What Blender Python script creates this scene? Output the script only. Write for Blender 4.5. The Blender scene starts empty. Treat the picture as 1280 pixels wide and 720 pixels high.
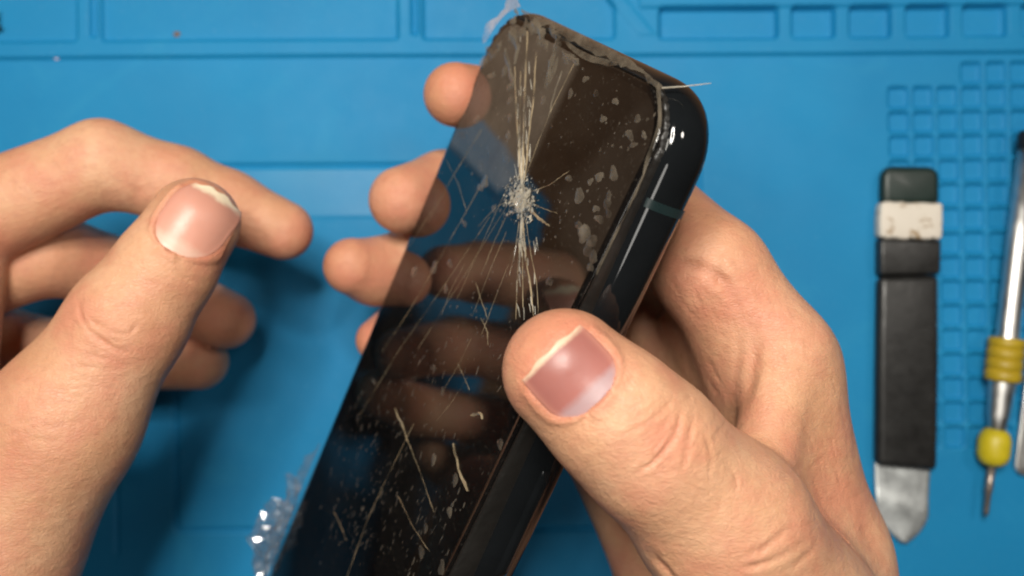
import bpy, bmesh, math, random
import numpy as np
from mathutils import Vector, Matrix
random.seed(7); rng = np.random.default_rng(7)
S = 0.001                                     # everything below is measured in millimetres
SC = bpy.context.scene; COL = SC.collection
CAM_H = 240.0; FPX = 1100.0; K = FPX/CAM_H; K0 = 4.4/K                   # camera height above the mat, focal length in photo pixels

# ------------------------------------------------------------------ camera, world, lamps, exposure
cam = bpy.data.cameras.new('camera'); cam_o = bpy.data.objects.new('camera', cam); COL.objects.link(cam_o)
cam_o.location = (0, 0, CAM_H*S)
cam.sensor_width = 36; cam.lens = 36*FPX/1280; cam.clip_start = .005; cam.clip_end = 20
cam.dof.use_dof = True; cam.dof.focus_distance = .140; cam.dof.aperture_fstop = 14
SC.camera = cam_o
wd = bpy.data.worlds.new('World'); SC.world = wd; wd.use_nodes = True
wd.node_tree.nodes['Background'].inputs[0].default_value = (.62, .55, .5, 1)
wd.node_tree.nodes['Background'].inputs[1].default_value = .03
def lamp(name, loc, target, size, watt, col):
    l = bpy.data.lights.new(name, 'AREA'); l.shape = 'DISK'; l.size = size*S; l.energy = watt; l.color = col
    o = bpy.data.objects.new(name, l); COL.objects.link(o); o.location = Vector(loc)*S
    o.rotation_euler = (Vector(target)-Vector(loc)).to_track_quat('-Z', 'Y').to_euler()
for k in range(12):                            # the ring lamp over the bench
    a = 2*math.pi*k/12; lamp('ring_lamp', (-34+52*math.cos(a), 128+46*math.sin(a), 430-27*math.sin(a)), (-34+52*math.cos(a), 10+46*math.sin(a), 30-27*math.sin(a)), 26, 2.25/12, (1, .95, .86))
lamp('side_lamp', (-250, 120, 460), (-20, 10, 40), 100, .30, (1, .95, .85))
lamp('side_lamp', (270, 120, 430), (0, 0, 50), 60, .30, (1, .93, .84))
lamp('ceiling_lamp', (-10, -230, 620), (0, 0, 60), 130, .28, (1, .96, .9))
SC.render.engine = 'CYCLES'; SC.cycles.use_denoising = True; SC.cycles.max_bounces = 10; SC.cycles.filter_width = 2.0
SC.cycles.transparent_max_bounces = 16; SC.cycles.caustics_reflective = False; SC.cycles.caustics_refractive = False
SC.view_settings.view_transform = 'Standard'; SC.view_settings.look = 'None'
SC.view_settings.exposure = 0; SC.view_settings.gamma = 1

# ------------------------------------------------------------------ helpers
def P(px, py, d):                              # a point measured in the photograph at depth d below the lens
    return np.array([(px-640)/FPX*d, (360-py)/FPX*d, CAM_H-d])
def M(px, py, z=0.0):                          # on the mat
    return P(px, py, CAM_H-z)
def tag(o, label=None, cat=None, group=None, kind=None):
    for k, v in (('label', label), ('category', cat), ('group', group), ('kind', kind)):
        if v: o[k] = v
    return o
def link(name, me, mat=None, parent=None):
    o = bpy.data.objects.new(name, me); COL.objects.link(o)
    if mat: me.materials.append(mat)
    if parent: o.parent = parent
    return o
def empty(name, mtx):
    o = bpy.data.objects.new(name, None); COL.objects.link(o); o.matrix_world = mtx; o.empty_display_size = .01
    return o
def mesh(name, V, F, smooth=True):
    me = bpy.data.meshes.new(name)
    me.from_pydata([tuple(float(c)*S for c in v) for v in V], [], [tuple(int(i) for i in f) for f in F])
    me.polygons.foreach_set('use_smooth', [smooth]*len(me.polygons)); me.update()
    return me
def qmesh(name, V, Q):                         # fast path: arrays of vertices and quads
    me = bpy.data.meshes.new(name); n = len(Q)
    me.vertices.add(len(V)); me.vertices.foreach_set('co', (V*S).astype(np.float32).ravel())
    me.loops.add(4*n); me.loops.foreach_set('vertex_index', Q.astype(np.int32).ravel())
    me.polygons.add(n); me.polygons.foreach_set('loop_start', np.arange(0, 4*n, 4, dtype=np.int32))
    me.polygons.foreach_set('use_smooth', np.ones(n, dtype=bool)); me.update(calc_edges=True); me.validate()
    return me
def attr(me, name, arr):
    a = me.attributes.new(name, 'FLOAT', 'POINT'); a.data.foreach_set('value', np.asarray(arr, np.float32))

class NT:
    """small node-tree writer"""
    def __init__(s, name):
        s.m = bpy.data.materials.new(name); s.m.use_nodes = True; s.t = s.m.node_tree; s.n = s.t.nodes
        s.b = s.n['Principled BSDF']; s.out = s.n['Material Output']
    def new(s, typ, **kw):
        n = s.n.new(typ)
        for k, v in kw.items():
            if k in n.inputs: s.set(n.inputs[k], v)
            else: setattr(n, k, v)
        return n
    def set(s, sock, v):
        if isinstance(v, bpy.types.NodeSocket): s.t.links.new(v, sock)
        else: sock.default_value = (*v, 1) if isinstance(v, tuple) and len(v) == 3 and sock.type == 'RGBA' else v
    def P(s, **kw):
        for k, v in kw.items(): s.set(s.b.inputs[k.replace('_', ' ')], v)
    def coord(s): return s.new('ShaderNodeTexCoord').outputs['Object']
    def noise(s, scale, detail=4, rough=.55, vec=None, dist=0):
        n = s.new('ShaderNodeTexNoise'); n.inputs['Scale'].default_value = scale; n.inputs['Detail'].default_value = detail
        n.inputs['Roughness'].default_value = rough; n.inputs['Distortion'].default_value = dist
        s.t.links.new(vec or s.coord(), n.inputs['Vector']); return n.outputs['Fac']
    def voro(s, scale, feature='F1', vec=None, out='Distance'):
        n = s.new('ShaderNodeTexVoronoi'); n.feature = feature; n.inputs['Scale'].default_value = scale
        s.t.links.new(vec or s.coord(), n.inputs['Vector']); return n.outputs[out]
    def ramp(s, fac, *stops):
        n = s.new('ShaderNodeValToRGB'); s.t.links.new(fac, n.inputs[0]); e = n.color_ramp.elements
        while len(e) < len(stops): e.new(.5)
        for x, (p, c) in zip(e, stops):
            x.position = p; x.color = (*c, 1) if isinstance(c, tuple) else (c, c, c, 1)
        return n.outputs['Color']
    def mix(s, fac, a, b, mode='MIX'):
        n = s.new('ShaderNodeMix'); n.data_type = 'RGBA'; n.blend_type = mode
        s.set(n.inputs[0], fac); s.set(n.inputs[6], a); s.set(n.inputs[7], b); return n.outputs[2]
    def math(s, op, a, b=0.0):
        n = s.new('ShaderNodeMath'); n.operation = op; s.set(n.inputs[0], a); s.set(n.inputs[1], b); return n.outputs[0]
    def attr(s, name):
        n = s.new('ShaderNodeAttribute'); n.attribute_name = name; return n.outputs['Fac']
    def bump(s, h, strength=.3, dist=.0002, normal=None):
        n = s.new('ShaderNodeBump'); n.inputs['Strength'].default_value = strength; n.inputs['Distance'].default_value = dist
        s.t.links.new(h, n.inputs['Height'])
        if normal: s.t.links.new(normal, n.inputs['Normal'])
        s.t.links.new(n.outputs[0], s.b.inputs['Normal']); return n.outputs[0]

# ------------------------------------------------------------------ materials
def m_mat():
    k = NT('blue_silicone'); v = k.coord()
    c = k.ramp(k.noise(14, 5, .6, v), (.3, (.005, .185, .405)), (.7, (.008, .225, .465)))
    c = k.mix(k.ramp(k.noise(900, 2, .5, v), (.62, 0.), (.8, .25)), c, (.05, .32, .55))
    c = k.mix(k.ramp(k.noise(1900, 2, .5, v), (.69, 0.), (.76, .35)), c, (.25, .42, .55))
    c = k.mix(k.ramp(k.noise(26, 5, .7, v, 1.5), (.55, 0.), (.72, .22)), c, (.03, .30, .50))
    gl = k.attr('gloss')
    k.P(Base_Color=c, Roughness=k.math('SUBTRACT', k.ramp(k.noise(60, 4, .6, v), (.3, .58), (.7, .68)), k.math('MULTIPLY', gl, .22)))
    k.b.inputs['Specular IOR Level'].default_value = .30
    k.bump(k.noise(2600, 2, .5, v), .12, .0001); return k.m
def m_simple(name, col, rough, metal=0., bump=0., bscale=800, var=.15):
    k = NT(name); v = k.coord(); lo = tuple(x*(1-var) for x in col); hi = tuple(min(1, x*(1+var)) for x in col)
    k.P(Base_Color=k.ramp(k.noise(130, 5, .6, v), (.3, lo), (.7, hi)), Metallic=metal,
        Roughness=k.ramp(k.noise(260, 4, .6, v), (.3, max(.02, rough*.8)), (.7, min(1, rough*1.2))))
    if bump: k.bump(k.noise(bscale, 4, .6, v), bump, .0002)
    return k.m
def m_skin():
    k = NT('skin'); v = k.coord()
    c = k.ramp(k.noise(38, 5, .62, v), (.25, (.51, .245, .130)), (.5, (.61, .330, .192)), (.8, (.69, .425, .270)))
    c = k.mix(k.math('MULTIPLY', k.ramp(k.noise(95, 4, .65, v), (.42, 0.), (.66, 1.)), .62), c, (.56, .21, .135))
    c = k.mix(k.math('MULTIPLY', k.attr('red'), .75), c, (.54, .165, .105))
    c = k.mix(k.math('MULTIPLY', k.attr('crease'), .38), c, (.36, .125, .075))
    c = k.mix(k.ramp(k.noise(620, 3, .6, v), (.52, 0.), (.75, .30)), c, (.42, .18, .11))
    k.P(Base_Color=c, Roughness=k.ramp(k.noise(500, 3, .6, v), (.3, .37), (.7, .55)))
    k.b.inputs['Subsurface Weight'].default_value = .07; k.b.inputs['Subsurface Radius'].default_value = (1, .35, .18)
    k.b.inputs['Subsurface Scale'].default_value = .0014; k.b.inputs['Specular IOR Level'].default_value = .40
    st = k.new('ShaderNodeMapping'); st.inputs['Rotation'].default_value = (0, 0, .75); st.inputs['Scale'].default_value = (.75, 1.7, 1)
    k.t.links.new(v, st.inputs[0]); sv = st.outputs[0]
    w = k.new('ShaderNodeVectorMath', operation='MULTIPLY_ADD'); k.t.links.new(k.n.new('ShaderNodeTexNoise').outputs['Color'], w.inputs[0])
    nz = [n for n in k.n if n.bl_idname == 'ShaderNodeTexNoise'][-1]; nz.inputs['Scale'].default_value = 300; k.t.links.new(v, nz.inputs['Vector'])
    w.inputs[1].default_value = (.0012, .0012, .0012); k.t.links.new(sv, w.inputs[2])
    h1 = k.math('MINIMUM', k.voro(1250, 'DISTANCE_TO_EDGE', w.outputs[0]), .16)
    h2 = k.noise(420, 6, .68, sv, .7)
    h = k.math('ADD', k.math('MULTIPLY', h1, 1.3), k.math('MULTIPLY', h2, .9))
    n1 = k.bump(k.noise(110, 5, .6, v), .5, .0011)
    k.bump(h, .6, .00036, n1); return k.m
def m_nail(name, base, lun, tip, l0=.12):
    k = NT(name); v = k.coord(); t = k.attr('along'); e = k.attr('edge')
    t2 = k.math('ADD', t, k.math('MULTIPLY', k.math('SUBTRACT', k.noise(500, 3, .6, v), .5), .10))
    dk = tuple(x*.86 for x in base)
    c = k.ramp(t2, (0., lun), (l0, lun), (l0+.11, base), (.88, dk), (.95, tip), (1., tip))
    c = k.mix(k.math('MULTIPLY', e, .55), c, (.46, .20, .14))
    k.P(Base_Color=c, Roughness=k.ramp(k.noise(300, 3, .5, v), (.3, .30), (.7, .44)))
    k.b.inputs['Subsurface Weight'].default_value = .10; k.b.inputs['Subsurface Radius'].default_value = (1, .4, .25)
    k.b.inputs['Subsurface Scale'].default_value = .001; k.b.inputs['Specular IOR Level'].default_value = .4
    k.bump(k.noise(420, 5, .65, v), .25, .0002); return k.m
def m_screen():
    k = NT('dark_screen_glass'); v = k.coord()
    sm = k.ramp(k.noise(70, 6, .65, v, .8), (.42, 0.), (.7, 1.))
    dust = k.ramp(k.noise(1500, 3, .6, v), (.60, 0.), (.74, 1.))
    res = k.attr('residue')
    amt = k.math('ADD', k.math('MULTIPLY', sm, .015), k.math('MULTIPLY', k.math('MULTIPLY', res, k.ramp(k.noise(120, 5, .6, v), (.3, .6), (.7, 1.))), .27))
    c = k.mix(amt, (.0035, .003, .003), (.30, .25, .20))
    c = k.mix(k.math('MULTIPLY', dust, .06), c, (.4, .36, .3))
    k.P(Base_Color=c, Roughness=k.math('ADD', k.math('MULTIPLY', sm, .03), .035), IOR=1.6); return k.m
def m_film(name, alpha, rough=.12, col=(.85, .85, .88), gloss=.05):
    k = NT(name); v = k.coord()
    g = k.new('ShaderNodeBsdfGlossy'); g.inputs['Color'].default_value = (1, 1, 1, 1); g.inputs['Roughness'].default_value = rough
    d = k.new('ShaderNodeBsdfTranslucent'); d.inputs['Color'].default_value = (*col, 1)
    d2 = k.new('ShaderNodeBsdfDiffuse'); d2.inputs['Color'].default_value = (*col, 1)
    tr = k.new('ShaderNodeBsdfTransparent')
    lw = k.new('ShaderNodeLayerWeight'); lw.inputs['Blend'].default_value = .5; fz = k.math('ADD', k.math('MULTIPLY', k.math('POWER', lw.outputs['Facing'], 4.), .85), gloss)
    def mx(f, a, b):
        m = k.new('ShaderNodeMixShader'); k.set(m.inputs[0], f); k.t.links.new(a, m.inputs[1]); k.t.links.new(b, m.inputs[2]); return m.outputs[0]
    dd = mx(.5, d.outputs[0], d2.outputs[0])
    body = mx(k.ramp(k.noise(160, 4, .6, v), (.35, alpha*.2), (.65, min(1, alpha*1.8))), tr.outputs[0], dd)
    k.t.links.new(mx(fz, body, g.outputs[0]), k.out.inputs['Surface']); return k.m
MAT = m_mat(); SKIN = m_skin(); NAIL_R = m_nail('mauve_nail', (.345, .128, .108), (.37, .24, .245), (.60, .44, .31), .19); NAIL_L = m_nail('pink_nail', (.60, .285, .21), (.64, .40, .31), (.74, .62, .45)); SCREEN = m_screen()
FRAME = m_simple('gloss_black_frame', (.006, .007, .008), .06)
BACKM = m_simple('black_back', (.01, .01, .012), .15)
ANT = m_simple('antenna_plastic', (.010, .020, .021), .3)
GASKET = m_simple('black_adhesive_lip', (.012, .011, .010), .35, bump=.5, bscale=900)
CRACKM = m_film('crack_glass', .60, .15, (.66, .52, .33))
CRUSH = m_film('crushed_glass', .85, .2, (.80, .74, .62))
BUBM = m_film('trapped_bubble', .19, .35, (.46, .39, .30), .01)
FILM = m_film('clear_film', .13, .17, (.90, .88, .92), .30); WFILM = m_film('white_film', .5, .3, (.75, .72, .80))
DFILM = m_film('dirty_film', .42, .35, (.31, .26, .195), .0)
STEEL = m_simple('steel', (.78, .77, .75), .40, 1., var=.08)
DSTEEL = m_simple('dull_steel', (.72, .75, .75), .45, .85, var=.08)
TIPM = m_simple('tip_steel', (.30, .25, .22), .35, .8)
YEL = m_simple('yellow_plastic', (.42, .29, .015), .45)
YEL2 = m_simple('bright_yellow_plastic', (.55, .44, .015), .42)
BLK = m_simple('black_plastic', (.008, .008, .009), .4)
TAPE = m_simple('black_tape', (.016, .0155, .015), .40, bump=.7, bscale=220)
GREEN = m_simple('dark_green_plastic', (.010, .022, .018), .4)
DESK = m_simple('brown_desk', (.17, .085, .035), .6)
DIRT = m_simple('brown_dirt', (.16, .10, .07), .8)
def m_band():
    k = NT('stained_white_band'); v = k.coord()
    c = k.mix(k.ramp(k.noise(95, 5, .6, v, 2.0), (.52, 0.), (.60, 1.)), (.66, .60, .52), (.30, .19, .09)); k.P(Base_Color=c, Roughness=.6); return k.m
BAND = m_band()

# ------------------------------------------------------------------ desk and repair mat
def box_mesh(name, x0, x1, y0, y1, z0, z1):
    V = [(x, y, z) for z in (z0, z1) for y in (y0, y1) for x in (x0, x1)]
    return mesh(name, V, [(0, 2, 3, 1), (4, 5, 7, 6), (0, 1, 5, 4), (2, 6, 7, 3), (0, 4, 6, 2), (1, 3, 7, 5)], False)
tag(link('desk', box_mesh('desk', -900, 900, -600, 600, -40, -5.2), DESK), kind='structure')

def sstep(x, w): t = np.clip(x/w+.5, 0, 1); return t*t*(3-2*t)
def make_mat():
    step = .4
    X = np.concatenate([np.arange(-164, -150, 2), np.arange(-150, 150, step), np.arange(150, 236, 5)])
    Y = np.concatenate([np.arange(-165, -88, 5), np.arange(-88, 79.4, step)])
    gx, gy = np.meshgrid(X, Y); Z = np.zeros_like(gx)
    a = math.radians(-.35); px = 640+(gx*math.cos(a)-gy*math.sin(a))*K; py = 360-(gx*math.sin(a)+gy*math.cos(a))*K
    wave = 1.2*np.sin(px/190.)                               # the moulding is not perfectly straight
    py = py+wave*.6
    def rect(x0, x1, y0, y1, r=3.0, w=4.0):
        qx = np.abs(px-(x0+x1)/2)-(x1-x0)/2+r; qy = np.abs(py-(y0+y1)/2)-(y1-y0)/2+r
        d = np.hypot(np.maximum(qx, 0), np.maximum(qy, 0))+np.minimum(np.maximum(qx, qy), 0)-r
        return sstep(-d, w)
    def lay(m, h): Z[:] = Z*(1-m)+h*m
    # upper trays and the ribs between them
    lay(rect(-600, 1900, -200, 70), 1.3)
    for x0, x1 in ((-400, 100), (131, 500), (531, 770)): lay(rect(x0, x1, -200, 50, 5, 5), -.3)
    for x0, x1 in ((100, 131), (500, 531)): lay(rect(x0+17, x1-6, -200, 44, 2, 5), -.2)
    # slanted wall and the comb of slots at the upper right
    dl = ((px-772)*.77-(py+0)*.63); lay(sstep(8-np.abs(dl), 5)*sstep(46-py, 6)*sstep(py+40, 5), 1.7)
    lay(rect(800, 1900, -200, 12, 3, 4), 2.1)
    for x0, x1 in ((826, 973), (991, 1044), (1063, 1114), (1133, 1186), (1204, 1258), (1277, 1330), (1350, 1402)):
        lay(rect(x0, x1, 12, 50, 5, 5), -1.3)
    # big inner work area: engraved outline, glossier strip at its head
    def groove(x0, x1, y0, y1, r, h, wd):
        qx = np.abs(px-(x0+x1)/2)-(x1-x0)/2+r; qy = np.abs(py-(y0+y1)/2)-(y1-y0)/2+r
        d = np.hypot(np.maximum(qx, 0), np.maximum(qy, 0))+np.minimum(np.maximum(qx, qy), 0)-r
        Z[:] += h*np.exp(-(d/wd)**2)
    lay(rect(218, 876, 206, 662, 5, 3.5), -.3); groove(218, 876, 206, 662, 5, -.9, 2.4)
    strip = rect(222, 872, 209, 271, 3, 4); Z[:] += .22*strip
    Z[:] += -.7*np.exp(-((px-144)/2.2)**2)*sstep(690-py, 10)*sstep(py-300, 10)
    # square pockets
    px0, py0 = 1113., 112.
    for r in range(-1, 15):
        for c in range(0, 9):
            if r == -1 and c not in (3, 4, 5, 6): continue
            if r > 11 and c > 30: continue
            sh = r*.45
            x0 = px0+c*30.6+sh; y0 = py0+r*30.4
            bx = (px > x0-8) & (px < x0+34) & (py > y0-8) & (py < y0+34)
            if not bx.any(): continue
            m = rect(x0+jit[r+1][c][0], x0+24.5, y0+jit[r+1][c][1], y0+25., 4.5, 3.4)
            Z[:] = np.where(bx, Z*(1-m)-1.5*m, Z)
    Z[:] += .04*np.sin(gx/31)*np.cos(gy/23)
    ny, nx = gx.shape
    V = np.stack([gx.ravel(), gy.ravel(), Z.ravel()], 1); idx = np.arange(nx*ny).reshape(ny, nx)
    Q = np.stack([idx[:-1, :-1], idx[:-1, 1:], idx[1:, 1:], idx[1:, :-1]], -1).reshape(-1, 4)
    # skirt down to the desk
    ring = np.concatenate([idx[0, :], idx[1:, -1], idx[-1, -2::-1], idx[-2:0:-1, 0]])
    low = V[ring].copy(); low[:, 2] = -5.0; n0 = len(V); V = np.concatenate([V, low]); m = len(ring)
    i = np.arange(m); j = (i+1) % m
    Q = np.concatenate([Q, np.stack([ring[j], ring[i], n0+i, n0+j], 1)])
    me = qmesh('repair_mat', V, Q); attr(me, 'gloss', np.concatenate([strip.ravel(), np.zeros(m)]))
    return me
jit = rng.uniform(-.6, .6, (17, 10, 2))
tag(link('repair_mat', make_mat(), MAT), 'blue silicone repair mat with moulded trays and square pockets lying under everything', 'mat')

# ------------------------------------------------------------------ phone frame of reference
U = np.array([.381, -.4438, .8111]); Vv = np.array([.4005, .8699, .2879]); U /= np.linalg.norm(U); Vv -= U*(U@Vv); Vv /= np.linalg.norm(Vv); Wn = np.cross(U, Vv)
T0 = np.array([-1.36, 58.55, CAM_H-177.72]); PW, PL, PT = 70.3, 156.0, 8.7
def Q3(u, v, w): return T0+u*U+v*Vv+w*Wn
def G(px, py, w=0.0):                          # photo pixel -> (u, v) on the glass plane
    o = np.array([0, 0, CAM_H]); d = np.array([(px-640)/FPX, (360-py)/FPX, -1.0])
    t = ((T0+w*Wn-o)@Wn)/(d@Wn); q = o+t*d-T0; return float(q@U), float(q@Vv)

# ------------------------------------------------------------------ implicit hands
def smin(a, b, k):
    h = np.maximum(k-np.abs(a-b), 0)/k; return np.minimum(a, b)-h*h*h*k*(1/6.)
class Cone:                                    # round cone between two joints
    def __init__(s, a, b, ra, rb, k=3., flat=None):
        s.a = np.asarray(a, np.float32); s.b = np.asarray(b, np.float32); s.ra = ra; s.rb = rb; s.k = k; s.flat = flat
    def __call__(s, p):
        ba = s.b-s.a; l2 = float(ba@ba); q = p-s.a
        h = np.clip((q@ba)/l2, 0, 1).astype(np.float32); c = q-h[:, None]*ba
        if s.flat is not None:                 # flattened along one direction
            n, f = s.flat; c = c+np.outer(c@np.asarray(n, np.float32), n)*(f-1)
        return np.sqrt((c*c).sum(1))-(s.ra+(s.rb-s.ra)*h)
    def box(s): r = max(s.ra, s.rb); return np.minimum(s.a, s.b)-r, np.maximum(s.a, s.b)+r
class Tri:                                     # thick triangle: palm plates and webs
    def __init__(s, a, b, c, r, k=8.):
        s.a, s.b, s.c = (np.asarray(x, np.float32) for x in (a, b, c)); s.r = r; s.k = k
    def __call__(s, p):
        a, b, c = s.a, s.b, s.c; ba, cb, ac = b-a, c-b, a-c; n = np.cross(ba, ac)
        pa, pb, pc = p-a, p-b, p-c
        ins = (np.sign(pa@np.cross(ba, n))+np.sign(pb@np.cross(cb, n))+np.sign(pc@np.cross(ac, n))) < 2
        def e(q, v): h = np.clip((q@v)/(v@v), 0, 1)[:, None]; x = v*h-q; return (x*x).sum(1)
        d2 = np.minimum(np.minimum(e(pa, ba), e(pb, cb)), e(pc, ac))
        return np.sqrt(np.where(ins, d2, (pa@n)**2/(n@n)))-s.r
    def box(s):
        x = np.stack([s.a, s.b, s.c]); return x.min(0)-s.r, x.max(0)+s.r
def chain(pts, k=3.):                          # [(point, radius), ...]
    return [Cone(pts[i][0], pts[i+1][0], pts[i][1], pts[i+1][1], k) for i in range(len(pts)-1)]
class Hand:
    def __init__(s, groups): s.g = groups
    def parts(s, p):
        out = []
        for kj, prims in s.g:
            d = None
            for q in prims:
                e = q(p); d = e if d is None else smin(d, e, q.k)
            out.append(d)
        return out
    def __call__(s, p):
        t = None
        for (kj, _), d in zip(s.g, s.parts(p)): t = d if t is None else smin(t, d, kj)
        return t
    def bounds(s):
        b = [q.box() for _, pr in s.g for q in pr]; return np.min([x[0] for x in b], 0)-5, np.max([x[1] for x in b], 0)+5
    def grad(s, p, e=.15):
        g = np.zeros_like(p); d = 0
        for k in ((1, -1, -1), (-1, -1, 1), (-1, 1, -1), (1, 1, 1)):
            k = np.array(k, np.float32); v = s(p+k*e); g += v[:, None]*k; d = d+v
        return d/4, g/(4*e)
    def project(s, p, it=1, cap=1.2):
        for _ in range(it):
            d, g = s.grad(p); p = p-np.clip(d/np.maximum((g*g).sum(1), .2), -cap, cap)[:, None]*g
        return p
def surface_nets(f, lo, hi, h):
    ax = [np.arange(lo[i], hi[i]+h, h, dtype=np.float32) for i in range(3)]; n = [len(a) for a in ax]
    pts = np.stack(np.meshgrid(*ax, indexing='ij'), -1).reshape(-1, 3)
    D = np.concatenate([f(c) for c in np.array_split(pts, max(1, len(pts)//400000))]).reshape(n)
    sg = D < 0
    c8 = [(i, j, k) for i in (0, 1) for j in (0, 1) for k in (0, 1)]
    sl = lambda A, o: A[o[0]:n[0]-1+o[0], o[1]:n[1]-1+o[1], o[2]:n[2]-1+o[2]]
    cnt = sum(sl(sg, o).astype(np.int8) for o in c8); act = (cnt > 0) & (cnt < 8)
    ci = np.argwhere(act); acc = np.zeros((len(ci), 3)); num = np.zeros(len(ci))
    for a in c8:
        for axn in range(3):
            if a[axn]: continue
            b = list(a); b[axn] = 1
            da = D[tuple((ci+a).T)]; db = D[tuple((ci+np.array(b)).T)]; m = (da < 0) != (db < 0)
            t = np.where(m, da/np.where(m, da-db, 1), 0); q = np.array(a, float)+np.zeros((len(ci), 3)); q[:, axn] = t
            acc += q*m[:, None]; num += m
    V = (ci+acc/num[:, None])*h+lo
    idx = -np.ones(act.shape, np.int64); idx[act] = np.arange(len(ci)); Q = []
    for axn in range(3):
        o1, o2 = [(1, 2), (2, 0), (0, 1)][axn]
        A = sg.take(range(0, n[axn]-1), axn); B = sg.take(range(1, n[axn]), axn)
        e = np.argwhere(A != B); e = e[(e[:, o1] > 0) & (e[:, o2] > 0) & (e[:, o1] < n[o1]-1) & (e[:, o2] < n[o2]-1)]
        def at(d1, d2): x = e.copy(); x[:, o1] -= d1; x[:, o2] -= d2; return idx[tuple(x.T)]
        q = np.stack([at(1, 1), at(0, 1), at(0, 0), at(1, 0)], 1); fl = ~A[tuple(e.T)]
        q[fl] = q[fl][:, ::-1]; Q.append(q)
    return V.astype(np.float32), np.concatenate(Q)
def subdivide(V, Q):
    E = np.concatenate([Q[:, [0, 1]], Q[:, [1, 2]], Q[:, [2, 3]], Q[:, [3, 0]]]); E.sort(1)
    key = E[:, 0]*len(V)+E[:, 1]; u, inv = np.unique(key, return_inverse=True); inv = inv.reshape(4, -1)
    em = (V[u//len(V)]+V[u % len(V)])*.5; fm = V[Q].mean(1); n = len(V); e = n+inv; f = n+len(u)+np.arange(len(Q))
    return np.concatenate([V, em, fm]), np.concatenate([np.stack([Q[:, i], e[i], f, e[i-1]], 1) for i in range(4)])
def vnormals(V, Q):
    fn = np.cross(V[Q[:, 2]]-V[Q[:, 0]], V[Q[:, 3]]-V[Q[:, 1]]); N = np.zeros((len(V), 3))
    for i in range(4):
        for c in range(3): N[:, c] += np.bincount(Q[:, i], fn[:, c], len(V))
    return N/np.maximum(np.linalg.norm(N, axis=1), 1e-9)[:, None]
def pix(V): d = CAM_H-V[:, 2]; return np.stack([640+V[:, 0]/d*FPX, 360-V[:, 1]/d*FPX], 1)
def seg_dist(p, poly):
    best = np.full(len(p), 1e9)
    for a, b in zip(poly[:-1], poly[1:]):
        a = np.array(a, float); b = np.array(b, float); ab = b-a
        h = np.clip(((p-a)@ab)/(ab@ab), 0, 1); best = np.minimum(best, np.linalg.norm(p-a-h[:, None]*ab, axis=1))
    return best
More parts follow.
